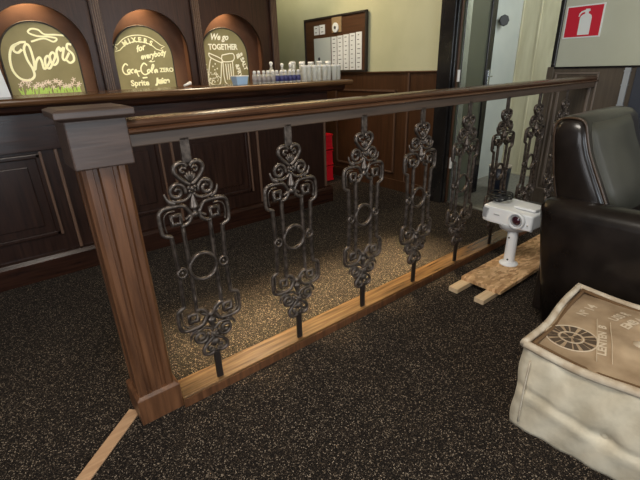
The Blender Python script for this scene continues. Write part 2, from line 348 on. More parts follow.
for k in range(5):
    y1 = 2.238 - k * 0.088
    sheet('list_strip', y1 - 0.078, y1, 1.080, 1.385 + 0.004 * k, ['first long white list strip, beside the greyish sheet', 'second long white list strip from the greyish sheet', 'middle one of the five long white list strips',
          'second long white list strip from the right edge of the notice board', 'last long white list strip, at the right edge of the notice board'][k], 'list', 'long list strips', 8)

# ------------------------------------------------------------------ fire extinguisher sign
sg = tag(box(X2 - 0.006, X2 - 0.001, 0.040, 0.286, 1.246, 1.455).build('fire_extinguisher_sign', sign_white), 'red and white fire extinguisher sign on the pale wall above the wainscot', 'sign')
box(X2 - 0.0075, X2 - 0.006, 0.050, 0.276, 1.255, 1.446).build('red_field', sign_red, sg)
ex = MB(); yc = 0.150
bodyp = [(-0.038, 0.010), (0.038, 0.010), (0.038, 0.112), (0.034, 0.124), (0.022, 0.133), (0.012, 0.137), (0.012, 0.147), (0.022, 0.152), (0.018, 0.164), (-0.008, 0.166), (-0.010, 0.160), (-0.034, 0.153), (-0.046, 0.140), (-0.050, 0.122), (-0.042, 0.122), (-0.038, 0.136), (-0.028, 0.144), (-0.010, 0.148), (-0.010, 0.137), (-0.024, 0.132), (-0.034, 0.124), (-0.038, 0.112)]
ex.prism(bodyp, lambda u, v_, t: (t, yc - u, 1.255 + v_ * 1.05), X2 - 0.009, X2 - 0.0075)
ex.build('extinguisher_symbol', sign_white, sg)

# ------------------------------------------------------------------ bar counter
YB = 1.54
bar = thing('bar_counter', 'long dark mahogany bar counter with panelled front and polished overhanging top', 'bar counter', (0.0, 1.8, 0))
def B(mb, name, m, **kw):
    mb.move(lambda x, y, z: (x, y - 1.8, z)); return mb.build(name, m, bar, **kw)
prof = [(1.455, 0.972), (1.443, 0.980), (1.438, 0.992), (1.443, 1.004), (1.455, 1.010), (2.02, 1.010), (2.02, 0.972)]
B(MB().ext_x(prof, -2.2, 2.03), 'countertop', bar_top_wood, bevel=0.004)
B(MB().ext_x([(1.49, 0.930), (1.475, 0.945), (1.470, 0.972), (1.95, 0.972), (1.95, 0.93)], -2.15, 1.96), 'cornice', mahog)
B(box(-2.1, 1.80, YB, 2.0, 0.0, 0.94), 'carcass', mahog_z)
B(box(-2.1, 1.81, YB - 0.022, YB, 0.735, 0.935), 'apron', mahog, bevel=0.003)
B(MB().ext_x([(YB, 0.0), (YB - 0.045, 0.0), (YB - 0.045, 0.115), (YB - 0.030, 0.135), (YB, 0.140)], -2.1, 1.83), 'plinth', mahog)
for k in range(5):
    xr = -0.25 - 1.30 + 0.65 * k + (0.0 if k else 0); xl = xr - 0.50
    p = MB()
    for (a, c, z0, z1) in ((xl, xr, 0.245, 0.270), (xl, xr, 0.695, 0.72), (xl, xl + 0.026, 0.245, 0.72), (xr - 0.026, xr, 0.245, 0.72)):
        p.box(a, c, YB - 0.016, YB, z0, z1)
    fr_ = B(p, 'panel_moulding', mahog_z, bevel=0.006)
    q = MB().box(xl + 0.07, xr - 0.07, YB - 0.008 - 1.8, YB - 1.8, 0.31, 0.655); q.build('raised_panel', mahog_z, bar, bevel=0.006)
    B(box(xr - 0.004, xr + 0.010, YB - 0.020, YB, 0.245, 0.73), 'bead_glint', moulding, bevel=0.003)  # pale strip on right edges only, painted glint of the moulding
for k in range(6):
    x = -0.175 - 1.30 + 0.65 * k
    if x < 1.8: B(box(x - 0.004, x + 0.013, YB - 0.016, YB, 0.14, 0.735), 'fillet', moulding, bevel=0.003)  # pale wood here also stands for the glint on upright mouldings

# ------------------------------------------------------------------ back bar with three arched niches
bb = thing('back_bar', 'tall dark wooden back bar with a row of arched niches between fluted pillars', 'back bar', (0.0, 2.8, 0))
def BB(mb, name, m, parent=None, **kw):
    mb.move(lambda x, y, z: (x, y - 2.8, z)); return mb.build(name, m, parent or bb, **kw)
P0 = 0.4; SP = 0.7655; AR = 0.300; AZ = 1.268
bays = [(-0.75, 0), (0.015, 1), (0.775, 2), (1.500, 3)]
pill = [P0 - 2 * SP, P0 - SP, P0, P0 + SP, P0 + 2 * SP]
for i, (c, k) in enumerate(bays):
    xl, xr = pill[i], pill[i + 1]; fp = MB(); nseg = 24
    arc = [(c - AR * math.cos(PI * j / nseg), AZ + AR * math.sin(PI * j / nseg)) for j in range(nseg + 1)]
    top = 1.95
    for (Y_, fl) in ((2.45, 0),):
        vs = []; fs = []
        for j, (ax, az) in enumerate(arc):
            vs += [(ax, Y_, az), (ax, Y_ + 0.03, az), (xl + (xr - xl) * j / nseg, Y_, top), (xl + (xr - xl) * j / nseg, Y_ + 0.03, top)]
        for j in range(nseg):
            a, n_ = 4 * j, 4 * (j + 1)
            fs += [(a, a + 2, n_ + 2, n_), (a + 1, n_ + 1, n_ + 3, a + 3), (a, n_, n_ + 1, a + 1), (a + 2, a + 3, n_ + 3, n_ + 2)]
        fp.add(vs, fs)
        fp.add([(xl, Y_, 0.95), (c - AR, Y_, 0.95), (c - AR, Y_, AZ), (xl, Y_, top), (xl, Y_ + .03, 0.95), (c - AR, Y_ + .03, 0.95), (c - AR, Y_ + .03, AZ), (xl, Y_ + .03, top)], [(0, 1, 2, 3), (7, 6, 5, 4), (1, 5, 6, 2)])
        fp.add([(xr, Y_, 0.95), (c + AR, Y_, 0.95), (c + AR, Y_, AZ), (xr, Y_, top), (xr, Y_ + .03, 0.95), (c + AR, Y_ + .03, 0.95), (c + AR, Y_ + .03, AZ), (xr, Y_ + .03, top)], [(3, 2, 1, 0), (4, 5, 6, 7), (1, 2, 6, 5)])
    BB(fp, 'arch_panel', mahog_z)
    nl = MB(); zt_ = 1.78; ya, yb_ = 2.48, 2.70; xa_, xb_ = xl + 0.03, xr - 0.03
    nl.add([(xa_, ya, .955), (xb_, ya, .955), (xb_, yb_, .955), (xa_, yb_, .955), (xa_, ya, zt_), (xb_, ya, zt_), (xb_, yb_, zt_), (xa_, yb_, zt_)], [(2, 3, 7, 6), (4, 5, 6, 7), (0, 3, 7, 4), (1, 2, 6, 5), (0, 1, 2, 3)])
    lin = BB(nl, 'niche_lining', niche_m)
    lp = MB().lathe([(0.035, 0), (0.035, -0.012), (0.026, -0.014)], (c - 0.02, 2.650, zt_ - 0.001), 16); lp = BB(lp, 'niche_lamp', lamp_m)
    sl = bpy.data.lights.new('niche_spot', 'SPOT'); sl.energy = 24; sl.color = (1.0, 0.72, 0.40); sl.spot_size = 1.9; sl.spot_blend = 0.9; sl.shadow_soft_size = 0.03
    so = bpy.data.objects.new('niche_spot', sl); COL.objects.link(so); so.location = (c - 0.02, 2.655, 1.745); so.rotation_euler = (0, 0, 0)
for x in pill:
    p = MB(); p.box(x - 0.036, x + 0.036, 2.415, 2.45, 0.95, 1.95)
    pl = BB(p, 'pillar', mahog_z, bevel=0.004)
    fl = MB()
    for d in (-0.020, -0.004, 0.012, 0.026): fl.tube([(x + d, 2.415 , 1.0), (x + d, 2.415, 1.9)], 0.0055, 6)
    fl.move(lambda a, b_, c: (a, b_ - 2.8, c)); fl.build('fluting', wood('fluting_wood', (0.055, 0.033, 0.023), (0.10, 0.062, 0.044), 0.3, 'z') if 'fluting_wood' not in bpy.data.materials else bpy.data.materials['fluting_wood'], pl)
BB(MB().ext_x([(2.40, 1.93), (2.34, 2.02), (2.36, 2.05), (2.33, 2.12), (2.95, 2.12), (2.95, 1.93)], pill[0] - .05, pill[-1] + .05), 'cornice', mahog)
BB(box(pill[0] - .04, pill[-1] + .04, 2.78, 2.95, 0, 1.95), 'back_panel', mahog_z)
BB(box(pill[-1] + .0, pill[-1] + .04, 2.45, 2.78, 0.95, 1.95), 'side_panel', mahog_z)
BB(box(pill[0] - .04, pill[-1] + .04, 2.36, 2.78, 0.91, 0.955), 'shelf', bar_top_wood, bevel=0.004)
BB(box(pill[0] - .02, pill[-1] + .02, 2.40, 2.78, 0, 0.91), 'base_cabinet', mahog_z)

# chalkboards in the niches
YC = 2.595
def chalkboard(c, r, zt, label):
    a = [(c - r, 0.957), (c + r, 0.957)] + [(c + r * math.cos(PI * j / 20), zt - r + r * math.sin(PI * j / 20)) for j in range(21)]
    o = tag(MB().ext_y(a, YC, YC + 0.02).build('chalkboard', board_m), label, 'chalkboard', 'arched chalkboards')
    rim = [(c - r, YC + .008, 0.957)] + [(c - r * math.cos(PI * j / 24), YC + .008, zt - r + r * math.sin(PI * j / 24)) for j in range(25)] + [(c + r, YC + .008, 0.957)]
    MB().tube(rim, 0.008, 6, ry=0.012).build('rim', board_edge, o)  # dark tube stands for the shadow edge around the board
    return o
def strokes(lines, r, smooth=5, y=YC):
    mb = MB()
    for ln in lines:
        pts = bez([(p[0], 0, p[1]) for p in ln], smooth) if smooth else [Vector((p[0], 0, p[1])) for p in ln]
        mb.tube([(p.x, y - 0.0005, p.z) for p in pts], r, 6, ry=0.001)
    return mb
def btext(body, size, x, z, shear=0.0, bold=0.0, rot=0.0, sx=1.0):
    cr_, sr_ = math.cos(rot), math.sin(rot)
    return text_mb(body, size, lambda u, v_, d: (x + cr_ * u * sx - sr_ * v_, YC - 0.001 + d, z + sr_ * u * sx + cr_ * v_), shear, bold)
b1 = chalkboard(0.012, 0.240, 1.472, 'arched chalkboard lettered Cheers over chalk flowers')
ch = [[(-0.091, 1.293), (-0.12, 1.271), (-0.141, 1.283), (-0.134, 1.311), (-0.094, 1.336), (-0.056, 1.339)],
 [(-0.102, 1.33), (-0.146, 1.308), (-0.176, 1.242), (-0.181, 1.16), (-0.151, 1.103), (-0.099, 1.089), (-0.061, 1.115), (-0.059, 1.165), (-0.077, 1.226), (-0.079, 1.293), (-0.06, 1.326), (-0.042, 1.308), (-0.039, 1.222), (-0.047, 1.157), (-0.024, 1.213), (0.002, 1.24), (0.01, 1.206), (0.012, 1.163), (0.037, 1.181), (0.063, 1.221), (0.056, 1.249), (0.034, 1.228), (0.028, 1.181), (0.047, 1.165), (0.073, 1.196), (0.103, 1.247), (0.092, 1.273), (0.068, 1.247), (0.07, 1.199), (0.089, 1.189), (0.114, 1.22), (0.119, 1.278), (0.144, 1.307), (0.144, 1.282), (0.173, 1.304), (0.149, 1.239), (0.162, 1.22), (0.20, 1.27)],
 [(0.226, 1.323), (0.203, 1.329), (0.193, 1.298), (0.221, 1.26), (0.22, 1.219), (0.191, 1.2), (0.171, 1.219)]]
strokes(ch, 0.0078).build('cheers_lettering', chalk, b1)
fl_ = [[(-0.024, 1.342), (0.059, 1.364), (0.115, 1.343), (0.14, 1.365), (0.084, 1.376), (0.021, 1.379), (-0.027, 1.401), (-0.004, 1.424), (0.038, 1.419), (0.069, 1.391), (0.137, 1.389), (0.193, 1.385)]]
strokes(fl_, 0.006).build('flourish', chalk, b1)
fm = MB(); gm = MB()
for k in range(26):
    x = -0.155 + 0.39 * (k + random.uniform(-.3, .3)) / 26; z = 1.055 + random.uniform(-0.022, 0.035)
    for j in range(5):
        a = j * 2 * PI / 5 + k; fm.tube([(x, YC - .0005, z), (x + .010 * math.cos(a), YC - .0005, z + .012 * math.sin(a)), (x + .017 * math.cos(a + .2), YC - .0005, z + .018 * math.sin(a + .2))], 0.0028, 5, ry=0.001)
for k in range(70):
    x = -0.160 + 0.39 * k / 70; z = 0.975 + random.uniform(-.01, .01); a = random.uniform(-.5, .5)
    gm.tube([(x, YC - .0003, z), (x + .02 * a, YC - .0003, z + .03), (x + .045 * a, YC - .0003, z + random.uniform(.045, .065))], 0.0035, 5, ry=0.0008)
fm.build('chalk_flowers', chalk_pink, b1); gm.build('chalk_grass', chalk_green, b1)

b2 = chalkboard(0.745, 0.236, 1.465, 'arched chalkboard lettered Mixers for everybody with soft drink names')
mbs = MB(); cx, cz, R = 0.715, 1.225, 0.150
for ch_, deg in zip('MIXERS', (34, 21, 9, -5, -19, -33)):
    a = math.radians(deg); rr = 0.148
    m_ = btext(ch_, 0.052, cx - rr * math.sin(a) * 1.25, 1.213 + rr * math.cos(a), 0, 0.002, a * 0.8)
    mbs.add(m_.v, m_.f)
bn = [[(0.562, 1.286), (0.622, 1.33), (0.71, 1.350), (0.804, 1.331), (0.853, 1.295)], [(0.551, 1.325), (0.622, 1.377), (0.72, 1.397), (0.814, 1.380), (0.895, 1.325)]]
m_ = strokes(bn, 0.0035); mbs.add(m_.v, m_.f)
m_ = strokes([[(0.562, 1.286), (0.525, 1.275), (0.545, 1.300), (0.520, 1.325), (0.551, 1.325)], [(0.853, 1.295), (0.91, 1.275), (0.893, 1.298), (0.925, 1.315), (0.895, 1.325)]], 0.0035, 0); mbs.add(m_.v, m_.f)
for args in (('for', 0.062, 0.722, 1.300, 0.45, 0.0022, 0.30), ('everybody', 0.060, 0.818, 1.250, 0.35, 0.0022, 0.16, 0.85), ('ZERO', 0.046, 0.912, 1.130, 0.0, 0.0015), ('Sprite', 0.062, 0.672, 1.035, 0.0, 0.0022), ('Juice', 0.060, 0.862, 1.045, 0.2, 0.005)):
    m_ = btext(*args); mbs.add(m_.v, m_.f)
cc = [[(0.601, 1.173), (0.584, 1.186), (0.56, 1.161), (0.555, 1.131), (0.572, 1.107), (0.61, 1.112)], [(0.608, 1.145), (0.591, 1.135), (0.595, 1.118), (0.613, 1.129), (0.608, 1.145)],
 [(0.64, 1.144), (0.624, 1.139), (0.617, 1.122), (0.632, 1.115)], [(0.664, 1.141), (0.648, 1.133), (0.648, 1.117), (0.666, 1.133), (0.664, 1.114), (0.674, 1.086)], [(0.672, 1.127), (0.691, 1.129)],
 [(0.754, 1.17), (0.731, 1.188), (0.703, 1.158), (0.701, 1.121), (0.725, 1.1), (0.763, 1.114)], [(0.765, 1.14), (0.75, 1.13), (0.755, 1.113), (0.774, 1.127), (0.765, 1.14)],
 [(0.779, 1.117), (0.809, 1.163), (0.8, 1.175), (0.782, 1.129), (0.79, 1.11)], [(0.827, 1.139), (0.809, 1.129), (0.812, 1.112), (0.83, 1.137), (0.831, 1.111)], [(0.70, 1.075), (0.74, 1.078)], [(0.785, 1.205), (0.80, 1.203)]]
m_ = strokes(cc, 0.0055, 4); mbs.add(m_.v, m_.f)
m_ = strokes([[(0.775, 1.200), (0.80, 1.197), (0.825, 1.203)]], 0.003); mbs.add(m_.v, m_.f)
mbs.build('chalk_lettering', chalk, b2)

b3 = chalkboard(1.478, 0.236, 1.468, 'arched chalkboard lettered We go together with two drawn beer mugs')
mbs = MB()
for args in (('We go', 0.072, 1.437, 1.392, 0.35, 0.0022, 0.0, 0.9), ('TOGETHER', 0.066, 1.468, 1.310, 0.0, 0.0022, 0.0, 0.86), ('like', 0.050, 1.625, 1.240, 0.3, 0.002, 0.5), ('SALT', 0.052, 1.667, 1.165, 0.0, 0.002, -1.25), ('&FRY', 0.052, 1.605, 1.105, 0.0, 0.002, -1.35)):
    m_ = btext(*args); mbs.add(m_.v, m_.f)
mug = [[(1.335, 1.215), (1.315, 1.17), (1.29, 1.02), (1.385, 0.99), (1.412, 1.05), (1.436, 1.19)], [(1.319, 1.262), (1.436, 1.213), (1.436, 1.18), (1.33, 1.225), (1.319, 1.262)],
       [(1.45, 1.19), (1.452, 1.01), (1.535, 0.995), (1.548, 1.19)], [(1.447, 1.243), (1.561, 1.256), (1.559, 1.195), (1.447, 1.19), (1.447, 1.243)],
       [(1.476, 1.17), (1.478, 1.03)], [(1.500, 1.17), (1.500, 1.03)], [(1.524, 1.17), (1.522, 1.03)]]
m_ = strokes(mug, 0.0045, 3); mbs.add(m_.v, m_.f)
for k in range(60):
    x = random.uniform(1.285, 1.405); z = random.uniform(0.995, 1.10)
    mbs.lathe([(0.0055, -0.0005), (0.0055, 0.0)], (x, YC - .0005, z), 6, 'y')
for k in range(14):
    mbs.lathe([(0.007, -0.0005), (0.007, 0.0)], (random.uniform(1.262, 1.285), YC - .0005, random.uniform(0.99, 1.17)), 6, 'y')
for (x, z) in ((1.345, 1.15), (1.37, 1.17), (1.385, 1.13), (1.36, 1.12)): mbs.lathe([(0.007, -0.0005), (0.007, 0.0)], (x, YC - .0005, z), 6, 'y')
mbs.build('chalk_drawing', chalk_w, b3)

# ------------------------------------------------------------------ on the counter
CT = 1.0105
mc = tag(MB().prism([(-0.52, 0.0), (-0.285, 0.0), (-0.31, 0.30), (-0.545, 0.30)], lambda u, v_, t: (u, 1.74 + t + v_ * 0.12, CT + v_), -0.003, 0.003).build('menu_card', paper), 'white menu card standing at the far left of the bar counter', 'card')
t_ = MB()
for k in range(6): t_.box(-0.49, -0.36 + 0.02 * (k % 2), 1.7355 + (0.25 - 0.035 * k) * 0.12, 1.737 + (0.25 - 0.035 * k) * 0.12, CT + 0.25 - 0.035 * k, CT + 0.256 - 0.035 * k)
t_.build('writing', ink, mc)
cl = MB()
cl.tube([(0.725, 1.78, CT + 0.011), (0.75, 1.79, CT + 0.016), (0.775, 1.80, CT + 0.024), (0.785, 1.80, CT + 0.024)], 0.010, 8, taper=lambda t: 0.7 + 0.7 * t)
tag(cl.build('crumpled_napkin', cap_white, smooth=True), 'small twisted white napkin on the counter below the Mixers chalkboard', 'napkin')
tb = MB(); 
tb.add([(1.085, 1.67, CT), (1.165, 1.67, CT), (1.165, 1.74, CT), (1.085, 1.74, CT), (1.075, 1.66, CT + .058), (1.175, 1.66, CT + .058), (1.175, 1.75, CT + .058), (1.075, 1.75, CT + .058)], [(3, 2, 1, 0), (0, 1, 5, 4), (1, 2, 6, 5), (2, 3, 7, 6), (3, 0, 4, 7)])
tub = tag(tb.build('plastic_tub', tub_blue), 'pale blue plastic tub at the left end of the bottles', 'tub')
rm = MB(); rm.tube([(1.075, 1.66, CT + .058), (1.175, 1.66, CT + .058), (1.175, 1.75, CT + .058), (1.075, 1.75, CT + .058)], 0.004, 6, closed=True); rm.build('rim', cap_white, tub)

def small_bottle(x, y, m_lab, label):
    t = thing('small_bottle', label, 'bottle', (x, y, CT), 0, 'small white-capped bottles at the front')
    MB().lathe([(0.0001, 0), (0.017, 0), (0.0185, 0.004), (0.0185, 0.058), (0.014, 0.066), (0.009, 0.070), (0.009, 0.074)], n=14).build('glass_body', glass, t, smooth=True)
    MB().lathe([(0.0190, 0.010), (0.0190, 0.052)], n=14).build('paper_label', m_lab, t, smooth=True)
    MB().lathe([(0.0001, 0.0), (0.012, 0), (0.012, 0.016), (0.008, 0.020), (0.0001, 0.021)], (0, 0, 0.070), n=14).build('cap', cap_white, t, smooth=True)
    return t
NL = 11; sb = None
for k in range(NL):
    navy = k >= 5
    lab = 'small white-capped bottle with a dark blue label in the right half of the front row' if navy else 'small white-capped bottle with a pale grey label in the left half of the front row'
    if k == 0: a_ = sb = small_bottle(1.222, 1.65, label_grey, lab)
    elif k == 5: a_ = nb2 = small_bottle(1.222 + 0.040 * k, 1.65 + 0.004 * (k % 2), label_navy, lab)
    else:
        a_ = copy_tree(nb2 if navy else sb); a_.location = (1.222 + 0.040 * k, 1.65 + 0.006 * (k % 2), CT); a_['label'] = lab
    a_['group'] = 'small bottles with dark blue labels' if navy else 'small bottles with pale grey labels'
def decanter(x, y, label):
    t = thing('stoppered_bottle', label, 'bottle', (x, y, CT), 0, 'clear stoppered bottles')
    MB().lathe([(0.0001, 0), (0.026, 0), (0.029, 0.006), (0.029, 0.075), (0.024, 0.090), (0.011, 0.100), (0.010, 0.118), (0.013, 0.120)], n=16).build('glass_body', glass, t, smooth=True)
    MB().lathe([(0.0001, 0), (0.009, 0), (0.009, 0.008), (0.013, 0.016), (0.015, 0.024), (0.010, 0.033), (0.0001, 0.036)], (0, 0, 0.118), n=14).build('stopper', cap_white, t, smooth=True)
    return t
dec = decanter(1.455, 1.78, 'clear bottle with a round white stopper, leftmost and tallest of the glassware')
for k, (x, lb) in enumerate(((1.565, 'clear bottle with a white stopper, second from the left behind the small bottles'), (1.645, 'clear bottle with a white stopper, third from the left behind the small bottles'))):
    d2 = copy_tree(dec); d2.location = (x, 1.79, CT); d2.scale = (1, 1, 0.92); d2['label'] = lb
def tumbler(x, y, h, label, grp):
    t = thing('drinking_glass', label, 'glass', (x, y, CT), 0, grp)
    MB().lathe([(0.0001, 0.0), (0.020, 0.0), (0.021, 0.004), (0.022, h * .55), (0.026, h * .78), (0.023, h), (0.021, h), (0.0235, h * .78), (0.0195, h * .55), (0.0185, 0.012), (0.0001, 0.012)], n=16).build('bowl', glass, t, smooth=True)
    MB().lathe([(0.0245, h - 0.016), (0.0245, h + 0.001), (0.0215, h + 0.001), (0.0215, h - 0.016)], n=16).build('rim', cap_white, t, smooth=True)
    return t
tg = tumbler(1.715, 1.82, 0.150, 'tall clear drinking glass in the back row of glasses on the counter', 'tall glasses in the back row')
for k in range(1, 10):
    c = copy_tree(tg); c.location = (1.690 + 0.048 * k, 1.82 + 0.06 * (k % 2), CT); c.scale = (1, 1, 1.0 - 0.03 * (k % 3))
tg.location.x = 1.690
sg_ = tumbler(1.690, 1.66, 0.118, 'shorter clear drinking glass in the front row at the end of the counter', 'shorter glasses in the front row')
for k in range(1, 8):
    c = copy_tree(sg_); c.location = (1.690 + 0.053 * k, 1.66 + 0.012 * (k % 2), CT)

# ------------------------------------------------------------------ red crates on the floor behind the bar end
def crate():
    t = thing('red_crate', 'x', 'crate', (2.18, 2.22, 0), 0, 'stacked red crates')
    m_ = MB(); w_, h = 0.15, 0.155
    for (x0, x1, y0, y1) in ((-w_, w_, -.15, -.14), (-w_, w_, .14, .15), (-w_, -w_ + .01, -.15, .15), (w_ - .01, w_, -.15, .15)): m_.box(x0, x1, y0, y1, 0.0, h)
    m_.box(-w_, w_, -.15, .15, 0, 0.008)
    m_.build('crate_body', crate_red, t, bevel=0.004)
    r_ = MB()
    for z in (h - 0.018, 0.002):
        for (x0, x1, y0, y1) in ((-w_ - .005, w_ + .005, -.156, -.148), (-w_ - .005, w_ + .005, .148, .156), (-w_ - .006, -w_ + .002, -.155, .155), (w_ - .002, w_ + .006, -.155, .155)): r_.box(x0, x1, y0, y1, z, z + 0.014)
    r_.build('rim', crate_red, t, bevel=0.003)
    return t
c0 = crate()
for k, lb in enumerate(('red plastic crate on the floor behind the bar end, lowest of its stack', 'red plastic crate behind the bar end, middle of its stack', 'red plastic crate behind the bar end, topmost of its stack')):
    c = c0 if k == 0 else copy_tree(c0); c.location = (2.17, 2.22, 0.001 + 0.163 * k); c['label'] = lb

# ------------------------------------------------------------------ black bin in the vestibule
bn_ = thing('waste_bin', 'black round waste bin with a pale rim standing in the vestibule corner', 'bin', (3.12, 0.66, 0))
MB().lathe([(0.0001, 0), (0.085, 0), (0.095, 0.235), (0.090, 0.235), (0.082, 0.01), (0.0001, 0.01)], n=24).build('bin_body', mat('navy_black_plastic', (0.012, 0.016, 0.03), 0.35), bn_, smooth=True)
MB().lathe([(0.096, 0.228), (0.099, 0.236), (0.095, 0.244), (0.088, 0.238)], n=24).build('rim', mat('pale_rim', (0.45, 0.38, 0.30), 0.4), bn_, smooth=True)

# ------------------------------------------------------------------ the railing
rl = thing('railing', 'low wooden railing with a square newel post and ornate cast iron balusters', 'railing', (0, 0.035, 0))
def R(mb, name, m, parent=None, **kw):
    mb.move(lambda x, y, z: (x, y - 0.035, z)); return mb.build(name, m, parent or rl, **kw)
XR = 3.036
hp = [(-0.008, 0.955), (-0.014, 0.957), (-0.018, 0.962), (-0.016, 0.967), (-0.010, 0.9695), (-0.005, 0.972), (-0.010, 0.976), (-0.011, 0.982), (-0.006, 0.989), (0.004, 0.993), (0.016, 0.9955)]
hp = hp + [(0.072 - y, z) for y, z in hp[::-1]]
hand = R(MB().ext_x(hp, -0.152, XR), 'handrail', rail_wood, smooth=False)
R(box(-0.152, XR, 0.000, 0.072, 0.920, 0.956), 'fillet', rail_fillet, hand, bevel=0.003)
sill = R(box(-0.153, XR, -0.017, 0.087, 0.0, 0.043), 'bottom_rail', sill_wood, bevel=0.004)
R(box(-0.153, XR, -0.020, -0.0165, 0.0, 0.034), 'side_strip', post_wood, sill)
# newel
cxn, cyn = -0.2245, 0.067
nw = MB()
s = 0.059; g = 0.010
sec = [(-s + .010, -s), (-s + .026, -s), (-s + .029, -s + g), (-.020, -s + g), (-.016, -s + .002), (.016, -s + .002), (.020, -s + g), (s - .029, -s + g), (s - .026, -s), (s - .010, -s), (s, -s + .010)]
pts = []
for k in range(4):
    a = PI / 2 * k; pts += [(cxn + x * math.cos(a) - y * math.sin(a), cyn + x * math.sin(a) + y * math.cos(a)) for x, y in sec]
newel = R(MB().ext_z(pts, 0.05, 0.90), 'newel_post', post_wood)
R(box(cxn - .075, cxn + .075, cyn - .076, cyn + .076, 0.878, 1.0045), 'top_block', block_wood, newel, bevel=0.004)
h = 0.094
cp = MB(); cp.add([(cxn + sx * a, cyn + sy * a, z) for z, a in ((1.0025, h - .012), (1.010, h), (1.026, h), (1.031, h - .014)) for sx, sy in ((-1, -1), (1, -1), (1, 1), (-1, 1))],
       [(3, 2, 1, 0), (12, 13, 14, 15)] + [(4 * j + i, 4 * j + (i + 1) % 4, 4 * j + 4 + (i + 1) % 4, 4 * j + 4 + i) for j in range(3) for i in range(4)])
R(cp, 'cap', block_wood, newel, bevel=0.002)
bs = MB(); hb = 0.072
bs.add([(cxn + sx * a, cyn + sy * a, z) for z, a in ((0.0, hb), (0.100, hb), (0.109, hb - .010)) for sx, sy in ((-1, -1), (1, -1), (1, 1), (-1, 1))],
       [(3, 2, 1, 0), (8, 9, 10, 11)] + [(4 * j + i, 4 * j + (i + 1) % 4, 4 * j + 4 + (i + 1) % 4, 4 * j + 4 + i) for j in range(2) for i in range(4)])
R(bs, 'base_block', post_wood, newel, bevel=0.002)

# cast iron baluster (centre plane y = 0, z as in the world), made once, then copied
def mir(pts): return [(-x, z) for x, z in pts]
def flat(mb, pts, r=0.0048, ry=0.0075, n=6, closed=False, taper=None, smooth=4):
    q = bez([(x, 0, z) for x, z in pts], smooth, closed) if smooth else [Vector((x, 0, z)) for x, z in pts]
    mb.tube([tuple(p) for p in q], r, n, closed, ry, taper)
def spiral(cx, cz, r0, r1, a0, turns, n=18):
    return [(cx + (r0 + (r1 - r0) * i / n) * math.cos(a0 + turns * 2 * PI * i / n), cz + (r0 + (r1 - r0) * i / n) * math.sin(a0 + turns * 2 * PI * i / n)) for i in range(n + 1)]
def ornament():
    mb = MB()
    for sgn in (1, -1):
        g = (lambda p: p) if sgn == 1 else mir
        flat(mb, g([(0.003, 0.788), (0.020, 0.800), (0.037, 0.817), (0.046, 0.833), (0.042, 0.849), (0.027, 0.856), (0.011, 0.852), (0.006, 0.844)]), 0.0072, 0.009)
        flat(mb, g([(0.008, 0.838), (0.018, 0.842), (0.026, 0.838), (0.024, 0.828), (0.014, 0.828)]), 0.0045, 0.008)
        # big side volute, curling inwards
        flat(mb, g(spiral(0.047, 0.771, 0.006, 0.028, PI * 0.2, 1.45)[:]), 0.0066, 0.008, smooth=2)
        flat(mb, g([(0.004, 0.760), (0.014, 0.748), (0.030, 0.741), (0.050, 0.742), (0.066, 0.748)]), 0.0050, 0.008)
        # upturned leaf
        flat(mb, g([(0.058, 0.738), (0.072, 0.744), (0.082, 0.756), (0.086, 0.772)]), 0.0085, 0.007, taper=lambda t: 1.15 - 0.8 * t)
        # rounded square scroll
        flat(mb, g([(0.085, 0.632), (0.092, 0.636), (0.108, 0.644), (0.113, 0.660), (0.113, 0.704), (0.106, 0.721), (0.088, 0.728), (0.060, 0.728), (0.034, 0.724), (0.020, 0.706), (0.014, 0.690), (0.020, 0.674), (0.034, 0.664), (0.050, 0.662)]), 0.0070, 0.008)
        flat(mb, g([(0.098, 0.652), (0.101, 0.668), (0.101, 0.694), (0.095, 0.708), (0.082, 0.715), (0.064, 0.715)]), 0.0025, 0.006)
        cx_, cz_, q = sgn * 0.064, 0.686, 0.0185
        sq = MB(); q2 = q - 0.0085
        vs5 = [(cx_ + a * u, y_, cz_ + b_ * u) for y_ in (-0.008, 0.005) for u in (q, q2) for a, b_ in ((-1, -1), (1, -1), (1, 1), (-1, 1))]
        fs5 = []
        for m4 in range(4):
            n4 = (m4 + 1) % 4
            fs5 += [(m4, n4, 4 + n4, 4 + m4), (8 + m4, 12 + m4, 12 + n4, 8 + n4), (m4, 8 + m4, 8 + n4, n4), (4 + m4, 4 + n4, 12 + n4, 12 + m4)]
        mb.add(vs5, fs5)
        mb.tube([(cx_ - sgn * .016, 0, cz_ - .016), (cx_ - sgn * .018, 0, 0.60)], 0.0042, 5, False, 0.006)
        mb.ball((sgn * 0.010, -0.006, 0.779), 0.0065, 6); mb.ball((sgn * 0.008, -0.006, 0.768), 0.0055, 6)
        flat(mb, g([(0.0, 0.690), (0.012, 0.692), (0.024, 0.686), (0.034, 0.680)]), 0.0050, 0.007)
    mb.ball((0, -0.006, 0.775), 0.009, 8)
    # palmette inside the heart
    for a in (-0.75, -0.4, 0, 0.4, 0.75):
        mb.tube([(0, -0.002, 0.795), (math.sin(a) * .016, -0.006, 0.795 + math.cos(a) * .020), (math.sin(a) * .024, -0.002, 0.795 + math.cos(a) * .034)], 0.0062, 5, False, 0.005, lambda t: 0.6 + 0.9 * t - 0.9 * t * t)
    # bell drop
    mb.lathe([(0.004, 0.764), (0.006, 0.752), (0.010, 0.735), (0.015, 0.718), (0.016, 0.712), (0.006, 0.708), (0.006, 0.702), (0.012, 0.698), (0.015, 0.690), (0.010, 0.684), (0.002, 0.682)], (0, 0, 0), 10)
    return mb
balu = box(-0.0145, 0.0145, -0.004, 0.004, 0.855, 0.930).build('baluster', iron, rl, bevel=0.001, loc=(0, -0.031, 0))
